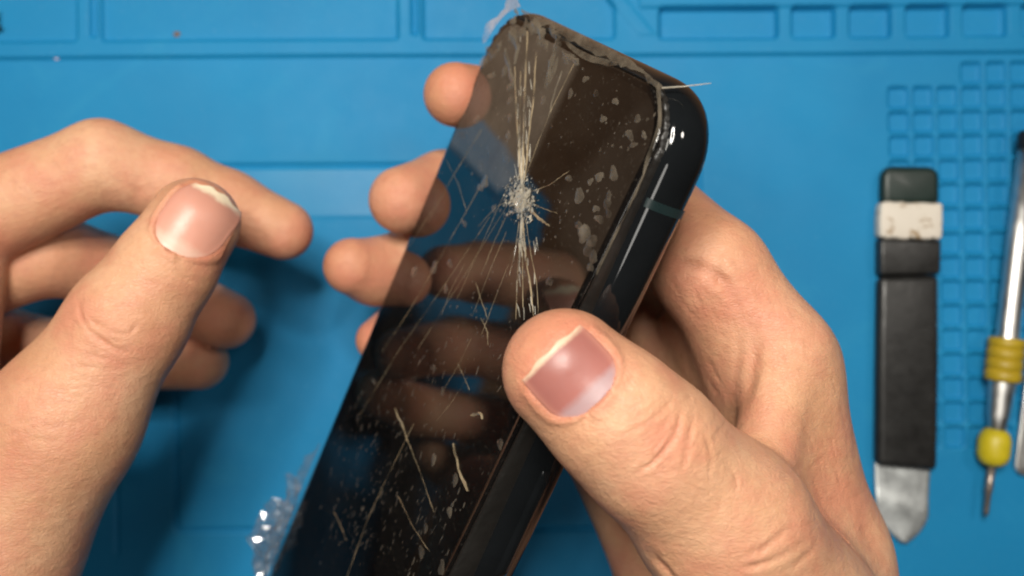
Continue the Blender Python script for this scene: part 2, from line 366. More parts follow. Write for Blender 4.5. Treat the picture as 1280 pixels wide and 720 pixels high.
class Nail:
    """fingernail frame on a finger: centre, distal direction, outward normal, half width, half length (mm)"""
    def __init__(s, c, a, n, hw, hl):
        s.c = np.asarray(c, float); n = np.asarray(n, float); n /= np.linalg.norm(n)
        a = np.asarray(a, float); a -= n*(a@n); s.a = a/np.linalg.norm(a); s.n = n; s.l = np.cross(s.a, n); s.hw = hw; s.hl = hl
    def st(s, p): q = p-s.c; return (q@s.l)/s.hw, (q@s.a)/s.hl, q@s.n
    def build(s, hand, parent, mat, free=1.0, taper=.10):
        ns, nt = 41, 45; V = []; al = []; ed = []
        for j in range(nt):
            t = -1+2*j/(nt-1)
            for i in range(ns):
                x = -1+2*i/(ns-1)
                # superellipse outline: rounded root, gently bowed free edge
                if t < 0: w = (1-abs(t)**2.5)**(1/2.2)
                else: w = 1-taper*t**3.5
                y = t+.10*(1-x*x)*max(t, 0)*free-.03*max(t, 0)*math.sin(9*x+2)
                V.append(s.c+s.l*(x*w*s.hw)+s.a*(y*s.hl)+s.n*4.0); al.append((y+1)/2.1); ed.append(max(0, (abs(x)-.82)/.18))
        V = np.array(V, np.float32)
        for _ in range(14): V = V-np.clip(hand(V)+.02, -1, 1)[:, None]*s.n.astype(np.float32)
        # flatten slightly towards a smooth transverse arch
        g = V.reshape(nt, ns, 3); k = np.array([1, 2, 3, 2, 1])/9
        H = (g-s.c)@s.n
        for _ in range(2): Hp = np.pad(H, 2, mode='edge'); H = sum(k[i]*Hp[2:-2, i:i+ns] for i in range(5)); Hp = np.pad(H, 2, mode='edge'); H = sum(k[i]*Hp[i:i+nt, 2:-2] for i in range(5))
        tt = np.linspace(-1, 1, nt)[:, None]
        H = H-.06+.16*(tt+.4)
        g = g-((g-s.c)@s.n)[..., None]*s.n+H[..., None]*s.n
        V = g.reshape(-1, 3); idx = np.arange(ns*nt).reshape(nt, ns)
        Q = np.stack([idx[:-1, :-1], idx[:-1, 1:], idx[1:, 1:], idx[1:, :-1]], -1).reshape(-1, 4)
        ring = np.concatenate([idx[0, :], idx[1:, -1], idx[-1, -2::-1], idx[-2:0:-1, 0]]); m = len(ring); i = np.arange(m); j = (i+1) % m
        low = V[ring]-s.n*.55; n0 = len(V); V = np.concatenate([V, low]); Q = np.concatenate([Q, np.stack([ring[j], ring[i], n0+i, n0+j], 1)])
        al = np.concatenate([al, np.array(al)[ring]]); ed = np.concatenate([ed, np.array(ed)[ring]])
        me = qmesh('fingernail', V-np.array(parent['org'][:]), Q); attr(me, 'along', al); attr(me, 'edge', ed)
        return link('fingernail', me, mat, parent)
    def carve(s, V, N):
        x, t, z = s.st(V); near = (np.abs(z) < 6) & (np.abs(x) < 2) & (np.abs(t) < 2)
        w = np.where(t < 0, np.maximum(1-np.clip(np.abs(t), 0, 1)**2.5, 0)**(1/2.2), 1-.10*np.clip(t, 0, 1)**2)
        dx = (np.abs(x)-np.maximum(w, .05))*s.hw; dt = np.where(t < 0, (np.abs(t)-1)*s.hl, (t-1.06)*s.hl)
        out = np.maximum(dx, dt)                # <0 inside the nail
        inside = np.clip(-out/.5, 0, 1)
        dep = -.55*inside
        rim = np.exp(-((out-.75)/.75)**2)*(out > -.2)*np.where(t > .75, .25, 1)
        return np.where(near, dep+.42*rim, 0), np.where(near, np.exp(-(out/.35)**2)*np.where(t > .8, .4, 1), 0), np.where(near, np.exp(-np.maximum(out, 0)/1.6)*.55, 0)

def build_hand(name, hand, nails, creases, redspots, h, levels, label):
    lo, hi = hand.bounds(); V, Q = surface_nets(hand, lo, hi, h)
    V = hand.project(V, 2)
    for _ in range(levels):
        V, Q = subdivide(V, Q); V = hand.project(V.astype(np.float32), 1)
    V = V.astype(float); N = vnormals(V, Q)
    view = np.array([0, 0, CAM_H])-V; view /= np.linalg.norm(view, axis=1)[:, None]; face = (N*view).sum(1)
    gid = np.argmin(np.stack(hand.parts(V.astype(np.float32))), 0); px = pix(V)
    disp = np.zeros(len(V)); cr = np.zeros(len(V)); red = np.zeros(len(V))
    for poly, dep, wd, gs in creases:          # dep in mm (negative = ridge), wd in photo pixels
        pts = np.array(poly, float)
        for _ in range(2):                     # round the polyline off
            q = np.empty((len(pts)*2-2, 2)); q[0::2] = .75*pts[:-1]+.25*pts[1:]; q[1::2] = .25*pts[:-1]+.75*pts[1:]; pts = np.vstack([pts[:1], q, pts[-1:]])
        near = (px[:, 0] > pts[:, 0].min()-4*wd) & (px[:, 0] < pts[:, 0].max()+4*wd) & (px[:, 1] > pts[:, 1].min()-4*wd) & (px[:, 1] < pts[:, 1].max()+4*wd) & (face > .05) & np.isin(gid, gs)
        ii = np.nonzero(near)[0]
        if not len(ii): continue
        wob = np.sin(px[ii, 0]*.31+px[ii, 1]*.17+dep*40)+np.sin(px[ii, 0]*.13-px[ii, 1]*.29)
        dd = np.abs(seg_dist(px[ii], pts)+wob*.45*min(1, wd/3))
        e1 = np.linalg.norm(px[ii]-pts[0], axis=1); e2 = np.linalg.norm(px[ii]-pts[-1], axis=1)
        tap = np.clip(np.minimum(e1, e2)/(5*wd), .15, 1)
        g = np.exp(-(dd/wd)**2)*tap*(.75+.25*np.sin(px[ii, 0]*.11+px[ii, 1]*.07+wd*9)); gw = np.exp(-((dd-1.9*wd)/(1.3*wd))**2)*tap
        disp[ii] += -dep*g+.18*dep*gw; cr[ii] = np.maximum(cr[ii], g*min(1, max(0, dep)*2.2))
    for c, r, a in redspots:
        red = np.maximum(red, a*np.exp(-(np.linalg.norm(V-np.asarray(c), axis=1)/r)**2))
    for nl in nails:
        d, g, rd = nl.carve(V, N); disp += d; cr = np.maximum(cr, g); red = np.maximum(red, rd)
    V = V+N*disp[:, None]
    org = V.mean(0); org[2] = V[:, 2].min()
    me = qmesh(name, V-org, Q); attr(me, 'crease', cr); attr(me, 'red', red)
    o = link(name, me, SKIN); o.location = Vector(org)*S; o['org'] = [float(x) for x in org]
    tag(o, label, 'hand')
    return o, org
# --- right hand, gripping the phone
C0 = P(706, 464, 126); C1 = P(765, 517, 126); C2 = P(812, 560, 128); C3 = P(905, 655, 135); C4 = P(985, 780, 146)
IM = P(886, 338, 160); MM = P(850, 440, 190); RM = P(800, 510, 194); KM = P(752, 545, 192)
WR = P(1052, 900, 172); WR2 = P(935, 900, 186); FA = P(1150, 1300, 178); FA2 = P(1010, 1300, 188)
axr = (C0-C1)/np.linalg.norm(C0-C1)
thumb = [Cone(C0, C1, 9.0, 9.7, 3.), Cone(C1, C2, 9.7, 10.2, 3.), Cone(C2, C3, 10.2, 12.2, 5.), Cone(C3, C4, 12.2, 15.5, 8.)]
index = chain([(Q3(-2.5, -22, 1), 6.7), (Q3(-8.5, -21, -12), 7.4), (Q3(6, -20, -25), 8.4), (IM, 10.0)], 4.)
middle = chain([(P(503, 250, 194), 7.4), (Q3(-11, -44, -9), 8.2), (Q3(6, -44, -26), 8.8), (MM, 10.)], 4.)
ring = chain([(P(440, 333, 198), 6.4), (P(468, 340, 203), 7.3), (Q3(-10, -61, -10), 7.6), (Q3(6, -62, -26), 8.4), (RM, 9.6)], 4.)
little = chain([(Q3(-1.5, -81, -4), 5.2), (Q3(-8.5, -78, -12), 6.2), (Q3(10, -78, -25), 7.4), (KM, 9.)], 4.)
WB = P(945, 800, 165)
MB = P(1012, 700, 165)
palm = [Cone(IM, P(972, 460, 163), 9.4, 10.2, 8.), Cone(P(970, 460, 163), MB, 10.4, 13., 8.), Tri(IM, P(990, 720, 172), MM, 6., 6.), Tri(MM, P(990, 740, 175), RM, 8., 8.), Tri(RM, P(930, 780, 182), KM, 8., 8.),
        Tri(MM, P(930, 780, 182), RM, 8., 8.), Cone(KM, P(846, 745, 192), 9., 11., 8.), Cone(P(846, 745, 192), WR2, 11., 13., 8.),
        Cone(MB, WR, 13., 16., 10.), Tri(MB, WR, WR2, 11., 10.), Cone(WR, FA, 16., 20., 10.), Cone(WR2, FA2, 14., 19., 10.), Tri(WR, FA, WR2, 13., 10.),
        Tri(P(935, 655, 141), P(985, 440, 155), P(1018, 740, 158), 5.5, 9.), Tri(P(985, 440, 155), P(915, 350, 157), MB, 6., 8.), Cone(C4, WR, 14., 15., 10.)]
RH = Hand([(6., palm), (7., thumb), (4., index), (2.5, middle), (2.5, ring), (2.5, little)])
ndir = np.array([-.05, .1, 1.0])
nc = RH.project(np.array([P(719, 472, 117)], np.float32), 6)[0].astype(float)
d_ax = P(693, 445, 118)-P(742, 497, 118)
RN = Nail(nc, d_ax, ndir, 5.7, 4.6)
th = [1]
creasesR = [
    ([(795, 462), (775, 498), (742, 520)], .25, 3.0, th), ([(842, 500), (802, 535), (775, 545)], .32, 2.6, th), ([(850, 512), (848, 540), (822, 575), (795, 592)], .42, 3.0, th),
    ([(868, 515), (862, 548), (852, 590)], .28, 2.8, th), ([(880, 540), (890, 570), (886, 600)], .2, 2.5, th), ([(820, 505), (788, 530)], .18, 2.2, th),
    ([(858, 600), (885, 625), (905, 640)], .16, 2.4, [0, 1]), ([(900, 570), (925, 600), (915, 625)], .16, 2.4, [0, 1]),
    ([(925, 700), (965, 680), (990, 655)], .3, 4., [0, 1]), ([(915, 712), (960, 705), (1005, 680)], .3, 4., [0, 1]), ([(980, 715), (1010, 695), (1020, 680)], .25, 4., [0, 1]),
    ([(815, 690), (830, 712), (850, 730)], .7, 4., [0, 1]),
    ([(941, 395), (944, 440), (938, 480), (925, 520)], .5, 8., [0, 2, 3]), ([(930, 400), (922, 450), (915, 510)], .28, 6., [0, 3]),
    ([(822, 345), (850, 330), (880, 335), (905, 350), (925, 375)], .6, 8., [0, 2, 3]), ([(880, 332), (915, 365), (932, 410)], .3, 6., [0, 2, 3]),
    ([(1040, 600), (1050, 660), (1060, 720)], -.5, 14., [0]), ([(1075, 640), (1090, 680), (1110, 720)], .5, 9., [0])]
def fine_lines(centres, ang, n, ln, dep, gs, seed):
    r = random.Random(seed); out = []
    for _ in range(n):
        x, y, sx, sy = r.choice(centres); cx, cy = r.gauss(x, sx), r.gauss(y, sy); a = ang+r.gauss(0, .16); l = r.uniform(.5, 1.3)*ln/2; b = r.uniform(-.12, .12)*l
        out.append(([(cx-l*math.cos(a), cy-l*math.sin(a)), (cx-b*math.sin(a), cy+b*math.cos(a)), (cx+l*math.cos(a), cy+l*math.sin(a))], r.uniform(.5, 1.3)*dep, r.uniform(2.0, 2.8), gs))
    return out
creasesR += fine_lines([(835, 545, 30, 30), (880, 600, 30, 30), (770, 490, 22, 22)], -math.pi/4-.1, 40, 34, .09, th, 4)+fine_lines([(950, 690, 40, 25), (1000, 640, 30, 60)], -.5, 24, 40, .08, [0, 1], 5)
creasesR += fine_lines([(860, 380, 25, 25), (900, 430, 18, 35)], 1.1, 16, 45, .12, [0, 2, 3], 12)+fine_lines([(1010, 560, 30, 60)], 1.3, 14, 60, .07, [0], 13)
redR = [(P(700, 440, 118), 8, .5), (P(440, 333, 195), 9, .55), (P(500, 250, 190), 9, .55), (P(592, 100, 182), 9, .6), (P(455, 415, 200), 8, .9), (P(880, 350, 150), 14, .3), (P(830, 560, 120), 7, .25)]
rh, rorg = build_hand('hand', RH, [RN], creasesR, redR, 1.7, 2, 'right hand gripping the cracked phone, thumb laid over its edge')
RN.build(RH, rh, NAIL_R, 1.0, .04)

# --- left hand, reaching in from the left with thumb uppermost
L0 = P(243, 279, 171); L1 = P(205, 338, 169); L2 = P(160, 402, 168); L3 = P(78, 530, 168); L4 = P(-20, 690, 170)
lthumb = [Cone(L0, L1, 8.7, 9.4, 3.), Cone(L1, L2, 9.4, 10.6, 3.), Cone(L2, L3, 10.6, 13.4, 5.), Cone(L3, L4, 13.4, 17.5, 8.)]
LI = P(-60, 285, 186); LM = P(-110, 370, 192); LR = P(-130, 450, 200); LK = P(-130, 530, 208)
lindex = chain([(P(354, 288, 199), 6.7), (P(285, 258, 197), 7.7), (P(222, 232, 194), 8.2), (P(128, 205, 188), 9.0), (LI, 11.)], 4.)
lmiddle = chain([(P(283, 400, 214), 7.0), (P(165, 346, 213), 8.2), (P(58, 316, 199), 9.2), (LM, 10.5)], 4.)
lring = chain([(P(250, 452, 221), 7.0), (P(150, 452, 222), 7.4), (P(-8, 425, 210), 8.2), (LR, 10.)], 4.)
llittle = chain([(P(60, 505, 222), 6.0), (P(0, 510, 222), 6.4), (P(-60, 500, 216), 7.2), (LK, 9.)], 4.)
LW = P(-190, 800, 178); LW2 = P(-300, 730, 195)
lpalm = [Cone(P(48, 565, 192), P(-40, 700, 194), 12.5, 16., 10.), Cone(LI, LW, 11., 14., 8.), Tri(LI, LW, LM, 9., 8.), Tri(LM, LW2, LW, 10., 8.), Tri(LM, LR, LW2, 9., 8.), Tri(LR, LK, LW2, 9., 8.), Cone(LK, LW2, 10., 14., 8.),
         Tri(LI, P(-50, 600, 176), P(-90, 700, 178), 7., 10.), Cone(L4, LW, 16., 16., 10.), Tri(L4, LW, P(-130, 400, 186), 9., 10.), Cone(LW, P(-330, 1120, 180), 17., 20., 10.), Cone(LW2, P(-440, 1060, 195), 15., 19., 10.), Tri(LW, P(-330, 1120, 180), LW2, 14., 10.)]
LH = Hand([(6., lpalm), (8., lthumb), (3., lindex), (1.5, lmiddle), (1.5, lring), (1.5, llittle)])
lax = P(272, 232, 163)-P(205, 320, 163)
lnc = LH.project(np.array([P(239, 277, 163)], np.float32), 6)[0].astype(float)
LN = Nail(lnc, P(262, 242, 163)-P(218, 318, 163), np.array([.08, .16, 1.]), 5.8, 6.7)
lt = [1]
creasesL = [
    ([(98, 375), (102, 400), (118, 420), (150, 440), (165, 438)], .36, 3., lt), ([(108, 392), (125, 412), (160, 420), (175, 402)], .2, 2.6, lt), ([(125, 372), (150, 385), (172, 380)], .14, 2.4, lt),
    ([(60, 465), (100, 458), (150, 462)], .12, 2.3, lt), ([(70, 490), (110, 482), (150, 488)], .12, 2.3, lt), ([(40, 500), (85, 505), (120, 500)], .12, 2.3, lt), ([(100, 440), (130, 448), (155, 455)], .16, 2.3, lt),
    ([(215, 330), (230, 350), (262, 352)], .12, 3., lt), ([(160, 225), (172, 240), (170, 258)], .4, 6., [2]),
    ([(0, 560), (40, 548), (80, 552)], .12, 2.3, lt)]
creasesL += fine_lines([(130, 415, 28, 20), (100, 470, 40, 22), (60, 520, 40, 25)], .12, 46, 40, .09, lt, 6)+fine_lines([(200, 345, 20, 12)], .35, 10, 30, .06, lt, 8)
redL = [(P(385, 305, 199), 9, .7), (P(285, 400, 214), 10, .8), (P(250, 452, 221), 9, .35), (P(150, 425, 158), 9, .35), (P(300, 290, 190), 9, .3), (P(80, 330, 195), 9, .35)]
lh, lorg = build_hand('hand', LH, [LN], creasesL, redL, 1.7, 2, 'left hand reaching in at the left, thumb raised above half-curled fingers')
LN.build(LH, lh, NAIL_L, 1.6, .28)

# ------------------------------------------------------------------ smartphone
PM = Matrix.Translation(Vector(T0)*S) @ Matrix((U, Vv, Wn)).transposed().to_4x4()
phone = empty('smartphone', PM)
tag(phone, 'black smartphone with cracked dirty screen held in the right hand', 'smartphone')
def rrect(o, w, R=11.5, n=12):
    r = max(R-o, .5); pts = []
    for cx, cy, a0 in ((PW-o-r, -o-r, 0), (o+r, -o-r, 90), (o+r, -PL+o+r, 180), (PW-o-r, -PL+o+r, 270)):
        for i in range(n+1):
            a = math.radians(a0+90*i/n); pts.append((cx+r*math.cos(a), cy+r*math.sin(a), w))
    return pts
def loft(name, loops, mat, parent, cap0=False, cap1=False, smooth=True):
    V = [p for l in loops for p in l]; n = len(loops[0]); F = []
    for a in range(len(loops)-1):
        for i in range(n): j = (i+1) % n; F.append((a*n+i, a*n+j, (a+1)*n+j, (a+1)*n+i))
    if cap0: F.append(tuple(range(n-1, -1, -1)))
    if cap1: F.append(tuple((len(loops)-1)*n+i for i in range(n)))
    return link(name, mesh(name, V, F, smooth), mat, parent)
prof = [(2.8, -PT+.2)]
for i in range(25):
    a = math.radians(-90+180*i/24); prof.append((2.4-2.4*math.cos(a)**.85, -PT/2+.05+(PT/2-.25)*math.sin(a)))
prof += [(2.7, -.25), (2.7, -1.2)]
def shear(l): return [(p[0], p[1], p[2]+.045*p[1]) for p in l]   # the display stands off the frame towards the bottom
loft('metal_frame', [shear(rrect(o, w)) for o, w in prof], FRAME, phone)
loft('back_panel', [shear(rrect(o, w)) for o, w in ((2.2, -PT+.6), (2.3, -PT-.05), (3.2, -PT-.2))], BACKM, phone, False, False)
def fill_cap(name, o, w, mat, flip, residue=False):
    """a gridded plate with the rounded outline"""
    lp = shear(rrect(o, w)); bm = bmesh.new(); vs = [bm.verts.new(Vector(p)*S) for p in lp]; bm.faces.new(vs if not flip else vs[::-1])
    me = bpy.data.meshes.new(name); bm.to_mesh(me); bm.free(); return link(name, me, mat, phone)
fill_cap('back_cover', 3.2, -PT-.2, BACKM, True)
# adhesive lip between glass and frame, uneven
loft('adhesive_lip', [[(p[0]+.12*math.sin(i*2.3), p[1]+.12*math.cos(i*1.7), p[2]+.15*math.sin(i*.9)+(.045*p[1] if w < -.5 else 0)) for i, p in enumerate(rrect(o, w, n=40))] for o, w in ((2.6, -.9), (2.35, -.4), (2.2, .02), (1.75, .08), (1.45, -.1), (1.5, -1.1))], GASKET, phone)
# screen glass: grid top with rounded outline
gl_loops = [rrect(o, w, n=24) for o, w in ((2.5, -.8), (2.3, .05), (2.45, .3), (2.8, .42), (3.5, .47))]
loft('screen_edge', gl_loops, SCREEN, phone)
def poly_sd(p, pg):                            # signed distance to a polygon, negative inside
    pg = np.array(pg, float); d = seg_dist(p, np.vstack([pg, pg[:1]])); ins = np.zeros(len(p), bool)
    for a, b in zip(pg, np.roll(pg, -1, 0)):
        c = (a[1] > p[:, 1]) != (b[1] > p[:, 1]); ins ^= c & (p[:, 0] < (b[0]-a[0])*(p[:, 1]-a[1])/(b[1]-a[1]+1e-9)+a[0])
    return np.where(ins, -d, d)
def screen():
    o, r = 3.5, 8.0; nu, nv = 110, 240
    uu, vv = np.meshgrid(np.linspace(o, PW-o, nu), np.linspace(-o, -PL+o, nv)); x = uu.ravel().copy(); y = vv.ravel().copy()
    cx = np.clip(x, o+r, PW-o-r); cy = np.clip(y, -PL+o+r, -o-r); d = np.hypot(x-cx, y-cy); k = np.where(d > r, r/np.maximum(d, 1e-6), 1); x = cx+(x-cx)*k; y = cy+(y-cy)*k
    V = np.stack([x, y, np.full(len(x), .47)], 1); idx = np.arange(nu*nv).reshape(nv, nu)
    Q = np.stack([idx[:-1, :-1], idx[1:, :-1], idx[1:, 1:], idx[:-1, 1:]], -1).reshape(-1, 4)
    wp = T0+V[:, :1]*U+V[:, 1:2]*Vv+V[:, 2:]*Wn; px = pix(wp)
    res = np.zeros(len(V))
    for pg, soft, amt in (([(640, 0), (600, 60), (546, 165), (622, 238), (652, 226), (690, 145), (722, 80), (690, 20)], 7, .95), ([(700, 240), (745, 190), (800, 125), (838, 120), (800, 260), (740, 345), (700, 300)], 14, .15), ([(722, 80), (830, 110), (800, 200), (700, 170)], 22, .05), ([(500, 300), (640, 290), (740, 380), (520, 400)], 25, .05)):
        res = np.maximum(res, amt*(1-sstep(poly_sd(px, pg), soft*2)))
    me = qmesh('screen_glass', V, Q); attr(me, 'residue', res)
    return link('screen_glass', me, SCREEN, phone)
sg = screen()

GW = .47
def blob(bm, u, v, ru, rv, ang, hgt, n=11, irr=.25, w0=GW):
    ca, sa = math.cos(ang), math.sin(ang); ph = random.random()*6; rim = []; mid = []
    for i in range(n):
        a = 2*math.pi*i/n; k = 1+irr*(math.sin(2*a+ph)*.6+math.sin(3*a+2*ph)*.5+random.uniform(-.3, .3))
        x, y = ru*k*math.cos(a), rv*k*math.sin(a); X, Y = x*ca-y*sa, x*sa+y*ca
        rim.append(bm.verts.new(((u+X)*S, (v+Y)*S, (w0+.01)*S))); mid.append(bm.verts.new(((u+X*.7)*S, (v+Y*.7)*S, (w0+.01+hgt*.8)*S)))
    c = bm.verts.new((u*S, v*S, (w0+.01+hgt)*S))
    for i in range(n):
        j = (i+1) % n; bm.faces.new((rim[i], rim[j], mid[j], mid[i])); bm.faces.new((mid[i], mid[j], c))
def strip(bm, pts, wds, hgt, w0=GW, jit=0.0):
    """a raised sliver along (u, v) points, triangular section"""
    rows = []
    for i, (p, wd) in enumerate(zip(pts, wds)):
        a = np.array(pts[max(i-1, 0)]); b = np.array(pts[min(i+1, len(pts)-1)]); t = b-a; t = t/max(np.linalg.norm(t), 1e-6); nn = np.array([-t[1], t[0]])
        q = np.array(p)+nn*random.uniform(-jit, jit)
        rows.append([bm.verts.new((*((q+nn*wd/2)*S), (w0+.01)*S)), bm.verts.new((*((q+nn*wd*random.uniform(-.2, .2))*S), (w0+.01+hgt)*S)), bm.verts.new((*((q-nn*wd/2)*S), (w0+.01)*S))])
    for r, s in zip(rows, rows[1:]):
        for i in (0, 1): bm.faces.new((r[i], r[i+1], s[i+1], s[i]))
def done(bm, name, mat, parent=phone, kind=None, smooth=False):
    me = bpy.data.meshes.new(name); bmesh.ops.recalc_face_normals(bm, faces=bm.faces); bm.to_mesh(me); bm.free()
    if smooth: me.polygons.foreach_set('use_smooth', [True]*len(me.polygons))
    o = link(name, me, mat, parent)
    if kind: o['kind'] = kind
    return o
def poly(*px): return [G(x, y) for x, y in px]
def resample(pts, n):
    pts = np.array(pts); d = np.r_[0, np.cumsum(np.linalg.norm(np.diff(pts, axis=0), axis=1))]; t = np.linspace(0, d[-1], n)
    return np.stack([np.interp(t, d, pts[:, 0]), np.interp(t, d, pts[:, 1])], 1)
# main cracks, each one a part
CR = [  #  photo polyline, width mm, height mm
    (((654, 225), (650, 170), (647, 120), (646, 84)), .50, .12), (((656, 225), (657, 160), (659, 100), (662, 40)), .62, .14), (((659, 226), (664, 170), (670, 120), (673, 66)), .52, .12),
    (((652, 226), (653, 180), (653, 110), (654, 90)), .22, .08), 
    (((658, 226), (675, 180), (692, 138), (722, 78)), .20, .06), (((654, 278), (651, 320), (649, 360), (648, 400)), .30, .08), (((657, 278), (660, 320), (666, 360), (670, 396)), .46, .11),
    (((652, 278), (647, 315), (640, 345)), .25, .08), (((660, 276), (667, 320), (674, 352), (676, 395)), .22, .07), (((656, 280), (656, 330), (657, 385)), .30, .09), (((664, 262), (678, 275), (690, 284)), .55, .06), (((668, 256), (686, 263), (700, 268)), .22, .06),
    (((668, 240), (690, 232), (715, 214)), .22, .05), (((640, 262), (622, 300), (604, 345)), .15, .04), (((615, 272), (560, 355), (500, 440), (452, 520)), .16, .04), (((604, 232), (560, 310), (520, 380), (480, 440)), .18, .04),
    (((520, 530), (490, 590), (462, 650), (436, 722)), .26, .05), (((597, 352), (603, 372), (612, 398)), .28, .06), (((604, 398), (612, 415), (613, 432)), .22, .06),
    (((496, 510), (510, 545), (528, 590), (545, 640)), .26, .06), (((575, 455), (582, 470), (590, 488)), .35, .06), (((420, 640), (428, 656), (436, 676)), .35, .06), (((500, 620), (520, 660), (540, 690)), .2, .05), (((640, 250), (620, 262), (600, 285)), .15, .04),
    (((845, 118), (842, 150), (828, 190), (800, 240)), .25, .06), (((560, 200), (575, 230), (585, 262)), .12, .04)]
for i in range(11):                            # hair-fine scratches running down the screen
    x, y = random.uniform(520, 690), random.uniform(150, 480); l = random.uniform(60, 230); a = 2.05+random.gauss(0, .10)
    CR.append((((x, y), (x+.5*l*math.cos(a)+random.uniform(-3, 3), y+.5*l*math.sin(a)), (x+l*math.cos(a), y+l*math.sin(a))), random.uniform(.07, .13), .03))
CR = [c for c in CR if all(3.8 < G(*p)[0] < PW-3 for p in c[0])]
for ptl, wd, hg in CR:
    bm = bmesh.new(); q = resample(poly(*ptl), 14)
    strip(bm, q, [wd*(1. if wd > .45 else .75)*random.uniform(.45, 1.15)*(1 if 0 < i < 13 else .3) for i in range(14)], hg, jit=.07); done(bm, 'crack', CRACKM)
# larger splinters and flakes lifted off the glass
FL = [(((570, 555), (577, 590), (588, 615)), .6, .3), (((592, 520), (603, 516), (606, 525)), .6, .3), (((497, 512), (505, 530), (512, 552)), .5, .2), (((640, 40), (650, 60), (646, 82)), 1.6, .25), (((698, 60), (690, 85), (684, 112)), 1.5, .25), (((706, 66), (716, 74), (727, 82)), 1.1, .25),
      (((668, 28), (682, 44), (676, 60)), 1.8, .3), (((690, 35), (700, 50), (694, 66)), 1.5, .3), (((634, 62), (640, 90), (645, 110)), 1.2, .2), (((705, 90), (695, 120), (688, 150)), .5, .15), (((610, 60), (618, 70), (626, 64)), 1.6, .15)]
for ptl, wd, hg in FL:
    bm = bmesh.new(); q = resample(poly(*ptl), 7)
    strip(bm, q, [wd*random.uniform(.6, 1.2)*(1 if 0 < i < 6 else .3) for i in range(7)], hg, jit=.2); done(bm, 'glass_splinter', DFILM if ptl[0][1] < 150 else CRACKM)
# crushed glass of the impact point
bm = bmesh.new(); iu, iv = G(655, 250)
for i in range(900):
    r = min(abs(random.gauss(0, .36)), .68)*random.choice((1, 1, .6)); a = random.random()*6.283; x, y = G(655+34*.62*r*math.cos(a)*1.5, 251+46*r*math.sin(a))
    s_ = random.uniform(.08, .34)*(1.2-min(r, 1)*.6); z = GW+.01+random.uniform(0, .35)*(1-min(r, 1)*.7)
    p = [Vector((x+random.gauss(0, s_), y+random.gauss(0, s_*1.3), z+random.uniform(0, .22)))*S for _ in range(4)]
    vs = [bm.verts.new(c) for c in p]
    for f in ((0, 1, 2), (0, 2, 3), (0, 3, 1), (1, 3, 2)): bm.faces.new([vs[k] for k in f])
done(bm, 'crushed_glass', CRUSH, kind='stuff')
# hair-fine splinters round the impact
bm = bmesh.new()
for i in range(40):
    a = random.gauss(-math.pi/2 if random.random() < .55 else math.pi/2, .055) if random.random() < .93 else random.random()*6.283
    r0 = random.uniform(14, 30); r1 = r0+random.uniform(8, 70)*(1 if abs(math.sin(a)) > .8 else .35)
    q = resample(poly((655+r0*math.cos(a)*.7, 251+r0*math.sin(a)), (655+r1*math.cos(a)*.7, 251+r1*math.sin(a))), 5)
    strip(bm, q, [.09, .13, .12, .1, .04], .05, jit=.05)
for i in range(26):
    x = random.uniform(0, 1); y = random.uniform(40, 215); q = poly((650+16*x, y), (650+16*x+random.uniform(-2, 2), y+random.uniform(6, 22))); strip(bm, resample(q, 3), [.1, .26, .1], .09)
for i in range(26):
    x = random.uniform(648, 674); y = random.uniform(285, 390); q = poly((x, y), (x+random.uniform(-1, 3), y+random.uniform(5, 18))); strip(bm, resample(q, 3), [.1, .25, .1], .09)
done(bm, 'fine_splinters', CRUSH, kind='stuff')
# bubbles under the old protector: large ones singly, the fine spatter as one mass
BIG = [(735, 290, 7, 9), (743, 302, 5, 6), (727, 283, 4, 5), (738, 312, 5, 7), (752, 275, 4, 5), (764, 268, 3, 4), (745, 322, 4, 6), (741, 335, 3, 5), (770, 218, 5, 6), (752, 222, 4, 5), (727, 246, 5, 8), (714, 224, 3, 4), (741, 228, 2.5, 4), (762, 256, 4, 5), (748, 262, 3, 4), (764, 246, 3, 4),
       (735, 100, 3, 4), (748, 118, 3, 4), (790, 170, 4, 5), (800, 150, 3, 4), (795, 182, 3, 3), (772, 128, 3, 4), (757, 150, 3, 4), (808, 170, 3, 3), (608, 78, 8, 8), (598, 150, 5, 6), (640, 126, 3, 6), (682, 126, 3, 6), (716, 118, 2.5, 6), (638, 170, 4, 5), (636, 200, 4, 5), (608, 230, 6, 8), (640, 148, 3, 6),
       (545, 335, 5, 9), (520, 340, 4, 8), (565, 330, 4, 6), (603, 235, 4, 5), (560, 362, 3, 5), (690, 352, 3, 7), (655, 345, 3, 8), (583, 280, 4, 4), (620, 262, 3, 5), (545, 460, 3, 4), (556, 490, 3, 4), (470, 478, 4, 3), (530, 690, 4, 7), (565, 640, 3, 7), (545, 575, 3, 8), (555, 710, 4, 8), (535, 660, 3, 6), (628, 555, 4, 5), (572, 600, 3, 8)]
for x, y, a, b in BIG:
    bm = bmesh.new(); u, v = G(x, y); k = 1/6.6
    n = 3 if a > 5 else 1
    for q in range(n):
        blob(bm, u+random.gauss(0, .35)*(n > 1), v+random.gauss(0, .5)*(n > 1), a*k*2.0/(1 if n == 1 else 1.35), b*k*.95/(1 if n == 1 else 1.2), random.uniform(-.3, .3), .07, irr=.32)
    done(bm, 'air_bubble', BUBM, smooth=True)
bm = bmesh.new(); cl = [(random.uniform(560, 830), random.uniform(20, 400)) for _ in range(26)]+[(random.uniform(400, 620), random.uniform(430, 720)) for _ in range(20)]
cl += [(455, 570), (440, 600), (480, 560), (465, 610), (430, 660), (520, 640)]
